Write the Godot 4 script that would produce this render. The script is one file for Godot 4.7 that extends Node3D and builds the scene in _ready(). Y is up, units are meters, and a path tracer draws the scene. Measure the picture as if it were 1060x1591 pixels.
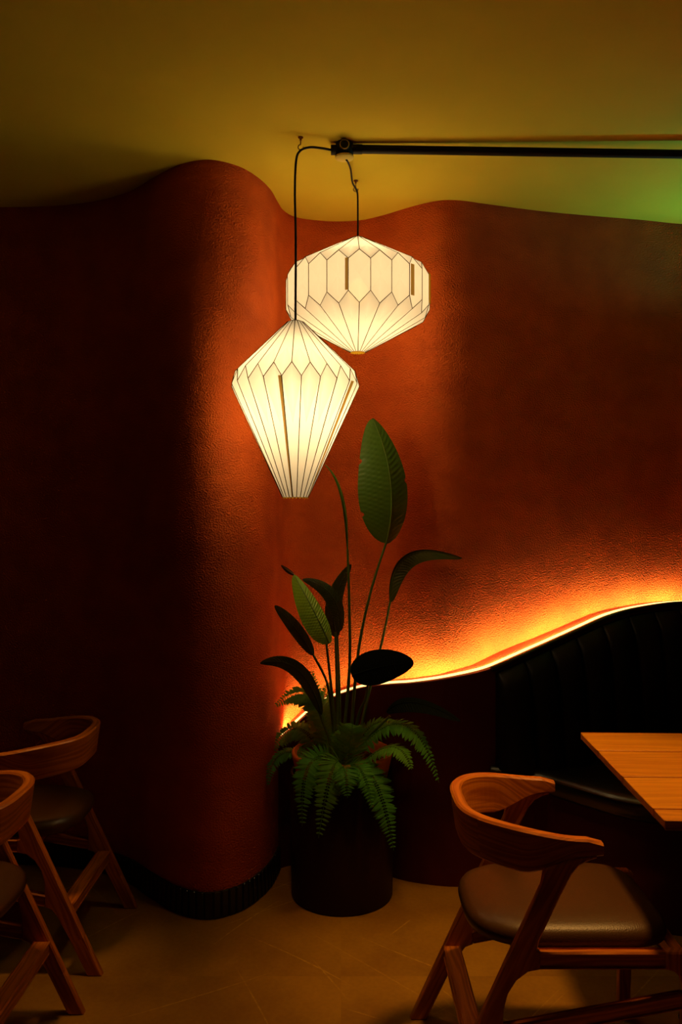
extends Node3D
# A dim restaurant corner: a wavy terracotta plaster wall, two folded paper lanterns,
# a planter with a bird of paradise plant and a fern, a leather banquette, a table and three armchairs.

var M := {}
var rng := RandomNumberGenerator.new()
var taken := {}
var floor_to_ceiling := 2.8


# ---------------------------------------------------------------- helpers
func numbered(called: String) -> String:
	var n: int = taken.get(called, 0)
	taken[called] = n + 1
	return called if n == 0 else "%s_%03d" % [called, n]


func thing(called: String, label: String, category: String, at: Vector3, turn := 0.0, group := "") -> Node3D:
	var o := Node3D.new()
	o.name = numbered(called)
	add_child(o)
	o.position = at
	o.rotation.y = turn
	tag(o, label, category, group)
	return o


func tag(o: Node, label: String, category: String, group := "") -> void:
	o.set_meta("label", label)
	o.set_meta("category", category)
	if group != "":
		o.set_meta("group", group)


func part(called: String, mesh: Mesh, material: Material, parent: Node, at := Vector3.ZERO) -> MeshInstance3D:
	var o := MeshInstance3D.new()
	o.name = numbered(called) if parent == self else called
	o.mesh = mesh
	o.material_override = material
	o.position = at
	o.cast_shadow = GeometryInstance3D.SHADOW_CASTING_SETTING_ON
	parent.add_child(o, true)
	return o


func struct(called: String, mesh: Mesh, material: Material, label: String, category: String) -> MeshInstance3D:
	var o := part(called, mesh, material, self)
	tag(o, label, category)
	o.set_meta("kind", "structure")
	return o


func begin() -> SurfaceTool:
	var st := SurfaceTool.new()
	st.begin(Mesh.PRIMITIVE_TRIANGLES)
	return st


func done(st: SurfaceTool) -> ArrayMesh:
	st.generate_normals()
	return st.commit()


func tri(st: SurfaceTool, a: Vector3, b: Vector3, c: Vector3, ua := Vector2.ZERO, ub := Vector2.ZERO, uc := Vector2.ZERO) -> void:
	st.set_uv(ua); st.add_vertex(a)
	st.set_uv(ub); st.add_vertex(b)
	st.set_uv(uc); st.add_vertex(c)


func quad(st: SurfaceTool, a: Vector3, b: Vector3, c: Vector3, d: Vector3, ua := Vector2.ZERO, ub := Vector2.ZERO, uc := Vector2.ZERO, ud := Vector2.ZERO) -> void:
	tri(st, a, b, c, ua, ub, uc)
	tri(st, a, c, d, ua, uc, ud)


# rings of equal size joined into a skin; uv: u round the ring, v along, both in metres
func loft(st: SurfaceTool, rings: Array, caps := true, smooth := true) -> void:
	var n: int = rings[0].size()
	var vs := 0.0
	var off := rng.randf() * 3.0
	st.set_smooth_group(0 if smooth else -1)
	for k in rings.size() - 1:
		var a: Array = rings[k]
		var b: Array = rings[k + 1]
		var step: float = (centre(b) - centre(a)).length()
		var u := off
		var w := off
		for i in n:
			var j := (i + 1) % n
			var du: float = a[i].distance_to(a[j])
			var dw: float = b[i].distance_to(b[j])
			quad(st, a[i], a[j], b[j], b[i], Vector2(u, vs), Vector2(u + du, vs), Vector2(w + dw, vs + step), Vector2(w, vs + step))
			u += du
			w += dw
		vs += step
	if caps:
		st.set_smooth_group(-1)
		for e in 2:
			var r: Array = rings[0] if e == 0 else rings[rings.size() - 1]
			var c := centre(r)
			for i in n:
				var p: Vector3 = r[i]
				var q: Vector3 = r[(i + 1) % n]
				if e == 0:
					tri(st, c, q, p, Vector2(off, 0), Vector2(off + q.distance_to(c), 0.01), Vector2(off + p.distance_to(c), 0.01))
				else:
					tri(st, c, p, q, Vector2(off, 0), Vector2(off + p.distance_to(c), 0.01), Vector2(off + q.distance_to(c), 0.01))
	st.set_smooth_group(0)


func centre(r: Array) -> Vector3:
	var c := Vector3.ZERO
	for p in r:
		c += p
	return c / r.size()


func curve(points: Array, steps: int) -> Array:          # Catmull-Rom through the points
	var out := []
	var n := points.size()
	for i in n - 1:
		var a = points[maxi(i - 1, 0)]
		var b = points[i]
		var c = points[i + 1]
		var d = points[mini(i + 2, n - 1)]
		for k in steps:
			var t := float(k) / steps
			out.append(b.cubic_interpolate(c, a, d, t))
	out.append(points[n - 1])
	return out


func tube(st: SurfaceTool, pts: Array, r0: float, r1 := -1.0, sides := 8) -> void:
	var rings := []
	var n := pts.size()
	var x := Vector3.ZERO
	for i in n:
		var t: Vector3 = (pts[mini(i + 1, n - 1)] - pts[maxi(i - 1, 0)]).normalized()
		if x == Vector3.ZERO:
			x = t.cross(Vector3.UP if absf(t.y) < 0.9 else Vector3.RIGHT).normalized()
		x = (x - t * x.dot(t)).normalized()
		var y := t.cross(x)
		var r := r0 if r1 < 0.0 else lerpf(r0, r1, float(i) / (n - 1))
		var ring := []
		for k in sides:
			var a := TAU * k / sides
			ring.append(pts[i] + x * cos(a) * r + y * sin(a) * r)
		rings.append(ring)
	loft(st, rings)


# profile: (radius, height) pairs turned round the y axis
func lathe(st: SurfaceTool, profile: Array, sides := 48, at := Vector3.ZERO, caps := false) -> void:
	var rings := []
	for p in profile:
		var ring := []
		for k in sides:
			var a := TAU * k / sides
			ring.append(at + Vector3(cos(a) * p.x, p.y, sin(a) * p.x))
		rings.append(ring)
	loft(st, rings, caps)


# a bevelled bar between two points; w across (along side), h along the other direction
func bar(st: SurfaceTool, a: Vector3, b: Vector3, side: Vector3, w: float, h: float, bevel := 0.003) -> void:
	var t := (b - a).normalized()
	var x := (side - t * side.dot(t)).normalized()
	var y := t.cross(x)
	var rings := []
	for e in [[0.0, 1.0], [bevel, 0.0]]:
		rings.append(box_ring(a + t * e[0], x, y, w, h, bevel, bevel * e[1]))
	for e in [[bevel, 0.0], [0.0, 1.0]]:
		rings.append(box_ring(b - t * e[0], x, y, w, h, bevel, bevel * e[1]))
	loft(st, rings, true, false)


func box_ring(c: Vector3, x: Vector3, y: Vector3, w: float, h: float, bevel: float, inset: float) -> Array:
	var p := w / 2 - inset
	var q := h / 2 - inset
	var r := []
	for s in [[1, -1, 1], [1, 1, 0], [-1, 1, 1], [-1, -1, 0]]:
		var near: Vector3 = x * s[0] * p + y * s[1] * (q - bevel)
		var far: Vector3 = x * s[0] * (p - bevel) + y * s[1] * q
		r.append(c + (near if s[2] == 1 else far))
		r.append(c + (far if s[2] == 1 else near))
	return r


func box(st: SurfaceTool, at: Vector3, size: Vector3, bevel := 0.003) -> void:
	bar(st, at - Vector3(size.x / 2, 0, 0), at + Vector3(size.x / 2, 0, 0), Vector3(0, 0, 1), size.z, size.y, bevel)


# an outline in the x-y plane (metres) given depth along z, edges bevelled
func plate(st: SurfaceTool, outline: PackedVector2Array, z: float, depth: float, bevel := 0.003) -> void:
	if Geometry2D.is_polygon_clockwise(outline):
		outline.reverse()
	var n := outline.size()
	var inner := PackedVector2Array()
	for i in n:
		var p := outline[i]
		var a := (p - outline[(i + n - 1) % n]).normalized()
		var b := (outline[(i + 1) % n] - p).normalized()
		var m := (Vector2(-a.y, a.x) + Vector2(-b.y, b.x)).normalized()
		inner.append(p + m * bevel)
	var rings := []
	for e in [[inner, -depth / 2], [outline, -depth / 2 + bevel], [outline, depth / 2 - bevel], [inner, depth / 2]]:
		var r := []
		for p in e[0]:
			r.append(Vector3(p.x, p.y, z + e[1]))
		rings.append(r)
	st.set_smooth_group(-1)
	for k in 3:
		for i in n:
			var j := (i + 1) % n
			var a: Vector3 = rings[k][i]
			var b: Vector3 = rings[k][j]
			var c: Vector3 = rings[k + 1][j]
			var d: Vector3 = rings[k + 1][i]
			quad(st, a, d, c, b, grain(a), grain(d), grain(c), grain(b))
	var t := Geometry2D.triangulate_polygon(inner)
	for i in range(0, t.size(), 3):
		for e in [0, 3]:
			var a: Vector3 = rings[e][t[i]]
			var b: Vector3 = rings[e][t[i + 1]]
			var c: Vector3 = rings[e][t[i + 2]]
			if e == 0:
				tri(st, a, b, c, grain(a), grain(b), grain(c))
			else:
				tri(st, a, c, b, grain(a), grain(c), grain(b))
	st.set_smooth_group(0)


var grain_along := Vector3(0, 1, 0)
func grain(p: Vector3) -> Vector2:                        # wood grain runs along v
	var across := grain_along.cross(Vector3(0, 0, 1))
	return Vector2(p.dot(across) + p.z * 0.7 + 0.37, p.dot(grain_along))


# ---------------------------------------------------------------- materials
func noise(seed_: int, frequency: float, octaves := 4, kind := FastNoiseLite.TYPE_SIMPLEX_SMOOTH) -> FastNoiseLite:
	var f := FastNoiseLite.new()
	f.noise_type = kind
	f.seed = seed_
	f.frequency = frequency
	f.fractal_octaves = octaves
	return f


func noise_map(seed_: int, frequency: float, side := 512, colors := [], octaves := 4) -> NoiseTexture2D:
	var t := NoiseTexture2D.new()
	t.width = side
	t.height = side
	t.seamless = true
	t.noise = noise(seed_, frequency, octaves)
	if colors.size():
		var g := Gradient.new()
		g.offsets = PackedFloat32Array([0.25, 0.5, 0.75])
		g.colors = PackedColorArray(colors)
		t.color_ramp = g
	return t


func plain(color: Color, rough: float, specular := 0.5) -> StandardMaterial3D:
	var m := StandardMaterial3D.new()
	m.albedo_color = color
	m.roughness = rough
	m.metallic_specular = specular
	return m


func lin(r: float, g: float, b: float) -> Color:          # a real-world base colour
	return Color(r, g, b).linear_to_srgb()


func wood_image(seed_: int, dark: Color, light: Color) -> ImageTexture:
	var w := 512
	var im := Image.create(w, w, false, Image.FORMAT_RGB8)
	var broad := noise(seed_, 0.012, 3)
	var fine := noise(seed_ + 1, 0.05, 3)
	var pore := noise(seed_ + 2, 0.25, 2)
	for y in w:
		for x in w:
			var wx := x + 14.0 * broad.get_noise_2d(x * 0.6, y * 0.25)
			var ring := 0.5 + 0.5 * sin(wx * 0.16 + 9.0 * broad.get_noise_2d(wx * 0.9, y * 0.12))
			var k := 0.5 * ring + 0.35 * (0.5 + 0.5 * fine.get_noise_2d(wx * 2.2, y * 0.12)) + 0.15
			var p := pore.get_noise_2d(x * 1.6, y * 0.07)
			k -= 0.35 * maxf(0.0, p - 0.12)
			im.set_pixel(x, y, dark.lerp(light, clampf(k, 0.0, 1.0)))
	return ImageTexture.create_from_image(im)


func wood(seed_: int, dark: Color, light: Color, rough: float, tile := 0.30) -> StandardMaterial3D:
	var m := plain(Color.WHITE, rough, 0.5)
	m.albedo_texture = wood_image(seed_, dark, light)
	m.uv1_scale = Vector3(1.0 / tile, 0.5 / tile, 1)
	return m


func concrete_image() -> ImageTexture:
	var w := 1024
	var im := Image.create(w, w, false, Image.FORMAT_RGB8)
	var cloud := noise(41, 0.006, 5)
	var speck := noise(42, 0.12, 3)
	var a := lin(0.23, 0.105, 0.006)
	var b := lin(0.36, 0.18, 0.010)
	for y in w:
		for x in w:
			var k := 0.5 + 0.75 * cloud.get_noise_2d(x, y) + 0.22 * speck.get_noise_2d(x, y)
			im.set_pixel(x, y, a.lerp(b, clampf(k, 0.0, 1.0)))
	# thin pale veins and scratches, mostly in two directions
	var r := RandomNumberGenerator.new()
	r.seed = 77
	var pale := lin(0.60, 0.36, 0.05)
	for i in 74:
		var p := Vector2(r.randf() * w, r.randf() * w)
		var base: float = [0.62, 2.15, 2.45, 1.0][i % 4]
		var ang := base + r.randf_range(-0.25, 0.25)
		var length := r.randf_range(40, 240) if i % 3 else r.randf_range(240, 460)
		var strong := r.randf_range(0.35, 1.0)
		var bend := r.randf_range(-0.0012, 0.0012)
		for s in int(length * 1.5):
			p += Vector2(cos(ang), sin(ang)) / 1.5
			ang += bend / 1.5
			var fade := strong * sin(PI * s / (length * 1.5)) * (0.6 + 0.4 * speck.get_noise_2d(p.x * 0.7, p.y * 0.7) * 2.0)
			for o in [Vector2i(0, 0), Vector2i(1, 0)]:
				var q := Vector2i(posmod(int(p.x) + o.x, w), posmod(int(p.y) + o.y, w))
				im.set_pixel(q.x, q.y, im.get_pixel(q.x, q.y).lerp(pale, clampf(fade * (0.5 if o.x else 1.0), 0.0, 1.0)))
	return ImageTexture.create_from_image(im)


func materials() -> void:
	var m := plain(Color.WHITE, 0.82, 0.35)
	m.albedo_texture = noise_map(3, 0.011, 512, [lin(0.45, 0.069, 0.0055), lin(0.51, 0.082, 0.0065), lin(0.57, 0.095, 0.0075)])
	m.uv1_triplanar = true
	m.uv1_world_triplanar = true
	m.uv1_scale = Vector3(0.9, 0.9, 0.9)
	m.heightmap_enabled = true
	m.heightmap_texture = noise_map(9, 0.13, 1024, [], 5)
	m.heightmap_scale = 0.75
	M.plaster = m
	m = plain(lin(0.075, 0.006, 0.003), 0.7, 0.3)
	M.red_panel = m
	m = plain(Color.WHITE, 0.9, 0.2)
	m.albedo_texture = noise_map(5, 0.008, 256, [lin(0.66, 0.50, 0.036), lin(0.69, 0.525, 0.038), lin(0.72, 0.55, 0.040)])
	m.uv1_triplanar = true
	m.uv1_world_triplanar = true
	m.uv1_scale = Vector3(0.6, 0.6, 0.6)
	M.ceiling = m
	m = plain(Color.WHITE, 0.55, 0.35)
	m.albedo_texture = concrete_image()
	m.uv1_scale = Vector3(1 / 2.6, 1 / 2.6, 1)
	M.concrete = m
	M.room = plain(lin(0.10, 0.02, 0.006), 0.85, 0.2)
	m = plain(lin(0.012, 0.010, 0.009), 0.28, 0.5)
	M.black_tile = m
	M.grout = plain(lin(0.05, 0.04, 0.03), 0.9, 0.2)
	# paper lanterns: thin dull paper that lets the bulb's light through
	m = plain(lin(0.050, 0.043, 0.044), 0.95, 0.1)
	m.transparency = BaseMaterial3D.TRANSPARENCY_ALPHA
	m.albedo_color.a = 0.85
	m.cull_mode = BaseMaterial3D.CULL_DISABLED
	m.backlight_enabled = true
	m.backlight = Color(0.765, 0.765, 0.79)
	M.paper = m
	m = m.duplicate()
	m.albedo_color = lin(0.022, 0.010, 0.002)
	m.albedo_color.a = 0.96
	m.backlight = Color(0.62, 0.47, 0.12)
	M.paper_double = m
	M.seam = plain(lin(0.05, 0.030, 0.004), 0.9, 0.1)
	m = plain(lin(0.9, 0.8, 0.5), 0.5)
	m.emission_enabled = true
	m.emission = Color(1.0, 0.80, 0.42)
	m.emission_energy_multiplier = 0.9
	M.bulb = m
	m = plain(lin(0.9, 0.7, 0.4), 0.5)
	m.emission_enabled = true
	m.emission = Color(1.0, 0.90, 0.52)
	m.emission_energy_multiplier = 2.2
	M.led = m
	m = plain(lin(0.9, 0.8, 0.6), 0.5)
	m.emission_enabled = true
	m.emission = Color(1.0, 0.72, 0.36)
	m.emission_energy_multiplier = 3.0
	M.unseen_ceiling_lamp = m  # glowing face of the unseen ceiling lamps
	m = m.duplicate()
	m.emission = Color(0.50, 1.0, 0.95)
	m.emission_energy_multiplier = 2.0
	M.green_light = m  # glowing face of the unseen green lamp
	M.cord = plain(lin(0.012, 0.008, 0.006), 0.6, 0.4)
	M.black_pipe = plain(lin(0.008, 0.007, 0.006), 0.55, 0.3)
	M.box_lid = plain(lin(0.66, 0.50, 0.10), 0.8, 0.3)
	M.rust = plain(lin(0.22, 0.07, 0.01), 0.7, 0.3)
	m = plain(lin(0.45, 0.30, 0.08), 0.35)
	m.metallic = 0.8
	M.brass = m
	M.metal = plain(lin(0.02, 0.018, 0.016), 0.4, 0.5)
	M.chair_wood = wood(11, lin(0.28, 0.055, 0.0025), lin(0.74, 0.245, 0.0080), 0.38)
	M.table_wood = [wood(21, lin(0.44, 0.15, 0.004), lin(0.68, 0.29, 0.006), 0.42, 0.42), wood(22, lin(0.40, 0.13, 0.004), lin(0.64, 0.265, 0.006), 0.42, 0.42)]
	m = plain(lin(0.075, 0.030, 0.004), 0.40, 0.5)
	m.heightmap_enabled = true
	m.heightmap_texture = noise_map(13, 0.16, 256)
	m.heightmap_scale = 0.05
	m.uv1_triplanar = true
	m.uv1_scale = Vector3(6, 6, 6)
	M.leather = m
	m = m.duplicate()
	m.albedo_color = lin(0.006, 0.005, 0.004)
	m.roughness = 0.42
	m.metallic_specular = 0.28
	M.black_leather = m
	m = m.duplicate()
	m.roughness = 0.28
	m.metallic_specular = 0.6
	M.seat_leather = m
	M.piping = plain(lin(0.012, 0.010, 0.008), 0.20, 0.95)
	M.pot = plain(lin(0.022, 0.004, 0.003), 0.5, 0.3)
	M.terracotta = plain(lin(0.68, 0.20, 0.025), 0.8, 0.3)
	m = plain(Color.WHITE, 0.95, 0.1)
	m.albedo_texture = noise_map(17, 0.06, 256, [lin(0.03, 0.012, 0.004), lin(0.08, 0.03, 0.008), lin(0.2, 0.07, 0.015)])
	m.uv1_triplanar = true
	m.uv1_scale = Vector3(3, 3, 3)
	M.soil = m
	var greens := [Color(0.050, 0.125, 0.008), Color(0.040, 0.070, 0.006), Color(0.24, 0.46, 0.014), Color(0.018, 0.045, 0.006), Color(0.006, 0.009, 0.004), Color(0.10, 0.04, 0.012)]  # near black carries backlit shade; the brightest green is raised for lamplight
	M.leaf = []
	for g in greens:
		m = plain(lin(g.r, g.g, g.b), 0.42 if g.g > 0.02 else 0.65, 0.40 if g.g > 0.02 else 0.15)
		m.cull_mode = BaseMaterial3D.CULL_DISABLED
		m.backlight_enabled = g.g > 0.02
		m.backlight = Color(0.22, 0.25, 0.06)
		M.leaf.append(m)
	M.rib = plain(lin(0.12, 0.22, 0.03), 0.45, 0.4)
	M.stem = plain(lin(0.09, 0.18, 0.02), 0.45, 0.4)
	M.fern = []
	for g in [Color(0.060, 0.27, 0.020), Color(0.095, 0.31, 0.020), Color(0.048, 0.22, 0.022)]:
		m = plain(lin(g.r, g.g, g.b), 0.55, 0.35)
		m.cull_mode = BaseMaterial3D.CULL_DISABLED
		m.backlight_enabled = true
		m.backlight = Color(0.5, 0.6, 0.1)
		M.fern.append(m)


# ---------------------------------------------------------------- the room
var wall_line := [Vector2(-2.750, -3.400), Vector2(-2.000, -3.440), Vector2(-1.455, -3.432), Vector2(-1.288, -3.425), Vector2(-1.157, -3.403), Vector2(-1.022, -3.361), Vector2(-0.862, -3.266), Vector2(-0.724, -3.122), Vector2(-0.602, -3.009), Vector2(-0.487, -2.968), Vector2(-0.387, -3.023), Vector2(-0.325, -3.122), Vector2(-0.285, -3.240), Vector2(-0.265, -3.375), Vector2(-0.245, -3.476), Vector2(-0.193, -3.552), Vector2(-0.086, -3.591), Vector2(0.000, -3.599), Vector2(0.100, -3.579), Vector2(0.197, -3.514), Vector2(0.301, -3.425), Vector2(0.403, -3.361), Vector2(0.497, -3.357), Vector2(0.626, -3.400), Vector2(0.922, -3.491), Vector2(1.347, -3.583), Vector2(1.540, -3.631), Vector2(2.000, -3.700), Vector2(2.750, -3.780)]
var ledge_line := [Vector3(-0.360, 0.400, -3.370), Vector3(-0.270, 0.501, -3.380), Vector3(-0.218, 0.566, -3.410), Vector3(-0.137, 0.645, -3.420), Vector3(-0.041, 0.708, -3.420), Vector3(0.081, 0.758, -3.390), Vector3(0.186, 0.787, -3.320), Vector3(0.287, 0.806, -3.260), Vector3(0.438, 0.835, -3.220), Vector3(0.582, 0.862, -3.235), Vector3(0.706, 0.902, -3.270), Vector3(0.851, 0.951, -3.325), Vector3(0.998, 1.005, -3.370), Vector3(1.146, 1.059, -3.410), Vector3(1.297, 1.087, -3.450), Vector3(1.484, 1.101, -3.500), Vector3(1.720, 1.090, -3.550), Vector3(2.100, 1.030, -3.600), Vector3(2.700, 0.950, -3.630)]


func wall_back() -> void:
	var front := curve(wall_line, 6)
	var st := begin()
	st.set_smooth_group(0)
	var back := -4.25
	for i in front.size() - 1:
		var a: Vector2 = front[i]
		var b: Vector2 = front[i + 1]
		for k in 4:
			var y0 := floor_to_ceiling * k / 4.0
			var y1 := floor_to_ceiling * (k + 1) / 4.0
			quad(st, Vector3(a.x, y0, a.y), Vector3(a.x, y1, a.y), Vector3(b.x, y1, b.y), Vector3(b.x, y0, b.y))
	st.set_smooth_group(-1)
	var l: Vector2 = front[0]
	var r: Vector2 = front[front.size() - 1]
	quad(st, Vector3(l.x, 0, back), Vector3(r.x, 0, back), Vector3(r.x, floor_to_ceiling, back), Vector3(l.x, floor_to_ceiling, back))
	quad(st, Vector3(l.x, 0, back), Vector3(l.x, floor_to_ceiling, back), Vector3(l.x, floor_to_ceiling, l.y), Vector3(l.x, 0, l.y))
	quad(st, Vector3(r.x, 0, back), Vector3(r.x, 0, r.y), Vector3(r.x, floor_to_ceiling, r.y), Vector3(r.x, floor_to_ceiling, back))
	struct("wall_back", done(st), M.plaster, "wavy terracotta red plaster wall with a rounded column bulge behind the lanterns", "wall")


func slab(called: String, at: Vector3, size: Vector3, material: Material, label: String, category: String) -> MeshInstance3D:
	var st := begin()
	var h := size / 2
	st.set_smooth_group(-1)
	for f in [[Vector3.RIGHT, Vector3.UP, Vector3.BACK], [Vector3.UP, Vector3.BACK, Vector3.RIGHT], [Vector3.BACK, Vector3.RIGHT, Vector3.UP]]:
		for s in [1.0, -1.0]:
			var n: Vector3 = f[0] * h * s
			var u: Vector3 = f[1] * h
			var v: Vector3 = f[2] * h * s
			var q := [n - u - v, n - u + v, n + u + v, n + u - v]
			var uv := []
			for p in q:
				var w: Vector3 = p + at
				uv.append(Vector2(w.x, w.z))
			quad(st, at + q[0], at + q[1], at + q[2], at + q[3], uv[0], uv[1], uv[2], uv[3])
	return struct(called, done(st), material, label, category)


func baseboard() -> void:
	# upright black tiles round the foot of the wall and the column
	var pts := curve(wall_line.slice(0, 14), 12)
	var holder := begin()
	holder.set_smooth_group(-1)
	var path := []
	var run := 0.0
	for i in pts.size():
		if pts[i].x < -1.75 or (pts[i].x > -0.26):
			continue
		path.append(pts[i])
	for i in path.size() - 1:
		var a: Vector2 = path[i]
		var b: Vector2 = path[i + 1]
		var n := Vector2(-(b - a).y, (b - a).x).normalized()
		var o := n * 0.006
		quad(holder, Vector3(a.x + o.x, 0, a.y + o.y), Vector3(a.x + o.x, 0.098, a.y + o.y), Vector3(b.x + o.x, 0.098, b.y + o.y), Vector3(b.x + o.x, 0, b.y + o.y))
		quad(holder, Vector3(a.x + o.x, 0.098, a.y + o.y), Vector3(a.x, 0.098, a.y), Vector3(b.x, 0.098, b.y), Vector3(b.x + o.x, 0.098, b.y + o.y))
	var board := struct("baseboard_back", done(holder), M.grout, "low band of upright black tiles along the foot of the column and wall", "baseboard")
	var st := begin()
	bar(st, Vector3(0, 0.001, 0), Vector3(0, 0.1, 0), Vector3.RIGHT, 0.0275, 0.012, 0.0025)
	var tile := done(st)
	var step := 0.0295
	run = step / 2
	for i in path.size() - 1:
		var a: Vector2 = path[i]
		var b: Vector2 = path[i + 1]
		var len := a.distance_to(b)
		while run < len:
			var p := a.lerp(b, run / len)
			var n := Vector2(-(b - a).y, (b - a).x).normalized()
			var o := part("tile", tile, M.black_tile, board, Vector3(p.x + n.x * 0.009, rng.randf() * 0.0015, p.y + n.y * 0.009))
			o.rotation.y = atan2(n.x, n.y) + rng.randf_range(-0.03, 0.03)
			run += step
		run -= len


func ledge() -> Array:
	# low red wall in front of the plaster, with a lip that hides the light strip
	var top := curve(ledge_line, 6)
	var st := begin()
	var n := top.size()
	var rings := []
	for i in n:
		var p: Vector3 = top[i]
		var t: Vector3 = top[mini(i + 1, n - 1)] - top[maxi(i - 1, 0)]
		t.y = 0
		var out := Vector3(-t.z, 0, t.x).normalized()
		var f := Vector3(p.x, 0, p.z)
		var lip := 0.014
		rings.append([f, f + Vector3(0, p.y - 0.004, 0), f - out * 0.004 + Vector3(0, p.y, 0), f - out * lip + Vector3(0, p.y - 0.001, 0), f - out * (lip + 0.02) + Vector3(0, p.y - 0.001, 0), f - out * 0.34 + Vector3(0, p.y - 0.001, 0), f - out * 0.34])
	st.set_smooth_group(-1)
	for i in n - 1:
		for k in [0, 1, 5]:
			quad(st, rings[i][k], rings[i + 1][k], rings[i + 1][k + 1], rings[i][k + 1])
	var wall := struct("wall_ledge", done(st), M.red_panel, "low dark red curved wall with a rising top edge behind the planter", "wall")
	st = begin()
	st.set_smooth_group(-1)
	for i in n - 1:
		for k in [2, 3, 4]:
			quad(st, rings[i][k], rings[i + 1][k], rings[i + 1][k + 1], rings[i][k + 1])
	part("pale_glow_top", done(st), M.plaster, wall)  # top coloured lighter than the dark red front, for the strip's glow
	return top


func led_strip(top: Array) -> void:
	var o := thing("led_strip", "glowing yellow light strip along the rising curved ledge of the wall", "light strip", Vector3.ZERO)
	var n := top.size()
	var st := begin()
	var mid := []
	for i in n:
		var p: Vector3 = top[i]
		var t: Vector3 = top[mini(i + 1, n - 1)] - top[maxi(i - 1, 0)]
		t.y = 0
		var out := Vector3(-t.z, 0, t.x).normalized()
		mid.append(p - out * 0.042 + Vector3(0, 0.003, 0))
	var rings := []
	for i in n:
		var t: Vector3 = (mid[mini(i + 1, n - 1)] - mid[maxi(i - 1, 0)]).normalized()
		var out := Vector3(-t.z, 0, t.x).normalized()
		var up := out.cross(t).normalized()
		if up.y < 0: up = -up
		rings.append([mid[i] + out * 0.004 - up * 0.004, mid[i] + out * 0.004 + up * 0.004, mid[i] - out * 0.004 + up * 0.004, mid[i] - out * 0.004 - up * 0.004])
	loft(st, rings, true, false)
	part("diode_tape", done(st), M.led, o)
	# one narrow lamp over each length of the tape, turned up towards the wall
	var step := 6
	for i in range(0, n - step, step):
		var a: Vector3 = mid[i]
		var b: Vector3 = mid[i + step]
		var t := (b - a).normalized()
		var out := Vector3(-t.z, 0, t.x).normalized()
		var l := AreaLight3D.new()
		l.name = "strip_light"
		l.area_size = Vector2(a.distance_to(b), 0.007)
		l.area_normalize_energy = true
		l.light_color = Color(1.0, 0.95, 0.68)
		l.light_energy = led_energy * a.distance_to(b)
		l.area_range = 12.0
		l.area_attenuation = 2.0
		l.shadow_enabled = true
		var aim := (Vector3.UP * -0.12 - out * 1.0).normalized()
		aim = (aim - t * aim.dot(t)).normalized()
		l.basis = Basis(t, (-aim).cross(t).normalized(), -aim)
		l.position = (a + b) / 2 + aim * 0.007
		o.add_child(l, true)


# ---------------------------------------------------------------- lanterns
func spoke(r: float, y: float, k: float, count: int) -> Vector3:
	var a := TAU * k / count + PI / 2
	return Vector3(cos(a) * r, y, sin(a) * r)


func facet(pts: Array, bulge: float) -> ArrayMesh:
	var st := begin()
	st.set_smooth_group(-1)
	var c := centre(pts)
	c += Vector3(c.x, 0, c.z).normalized() * bulge
	for i in pts.size():
		tri(st, c, pts[i], pts[(i + 1) % pts.size()])
	return done(st)


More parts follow.
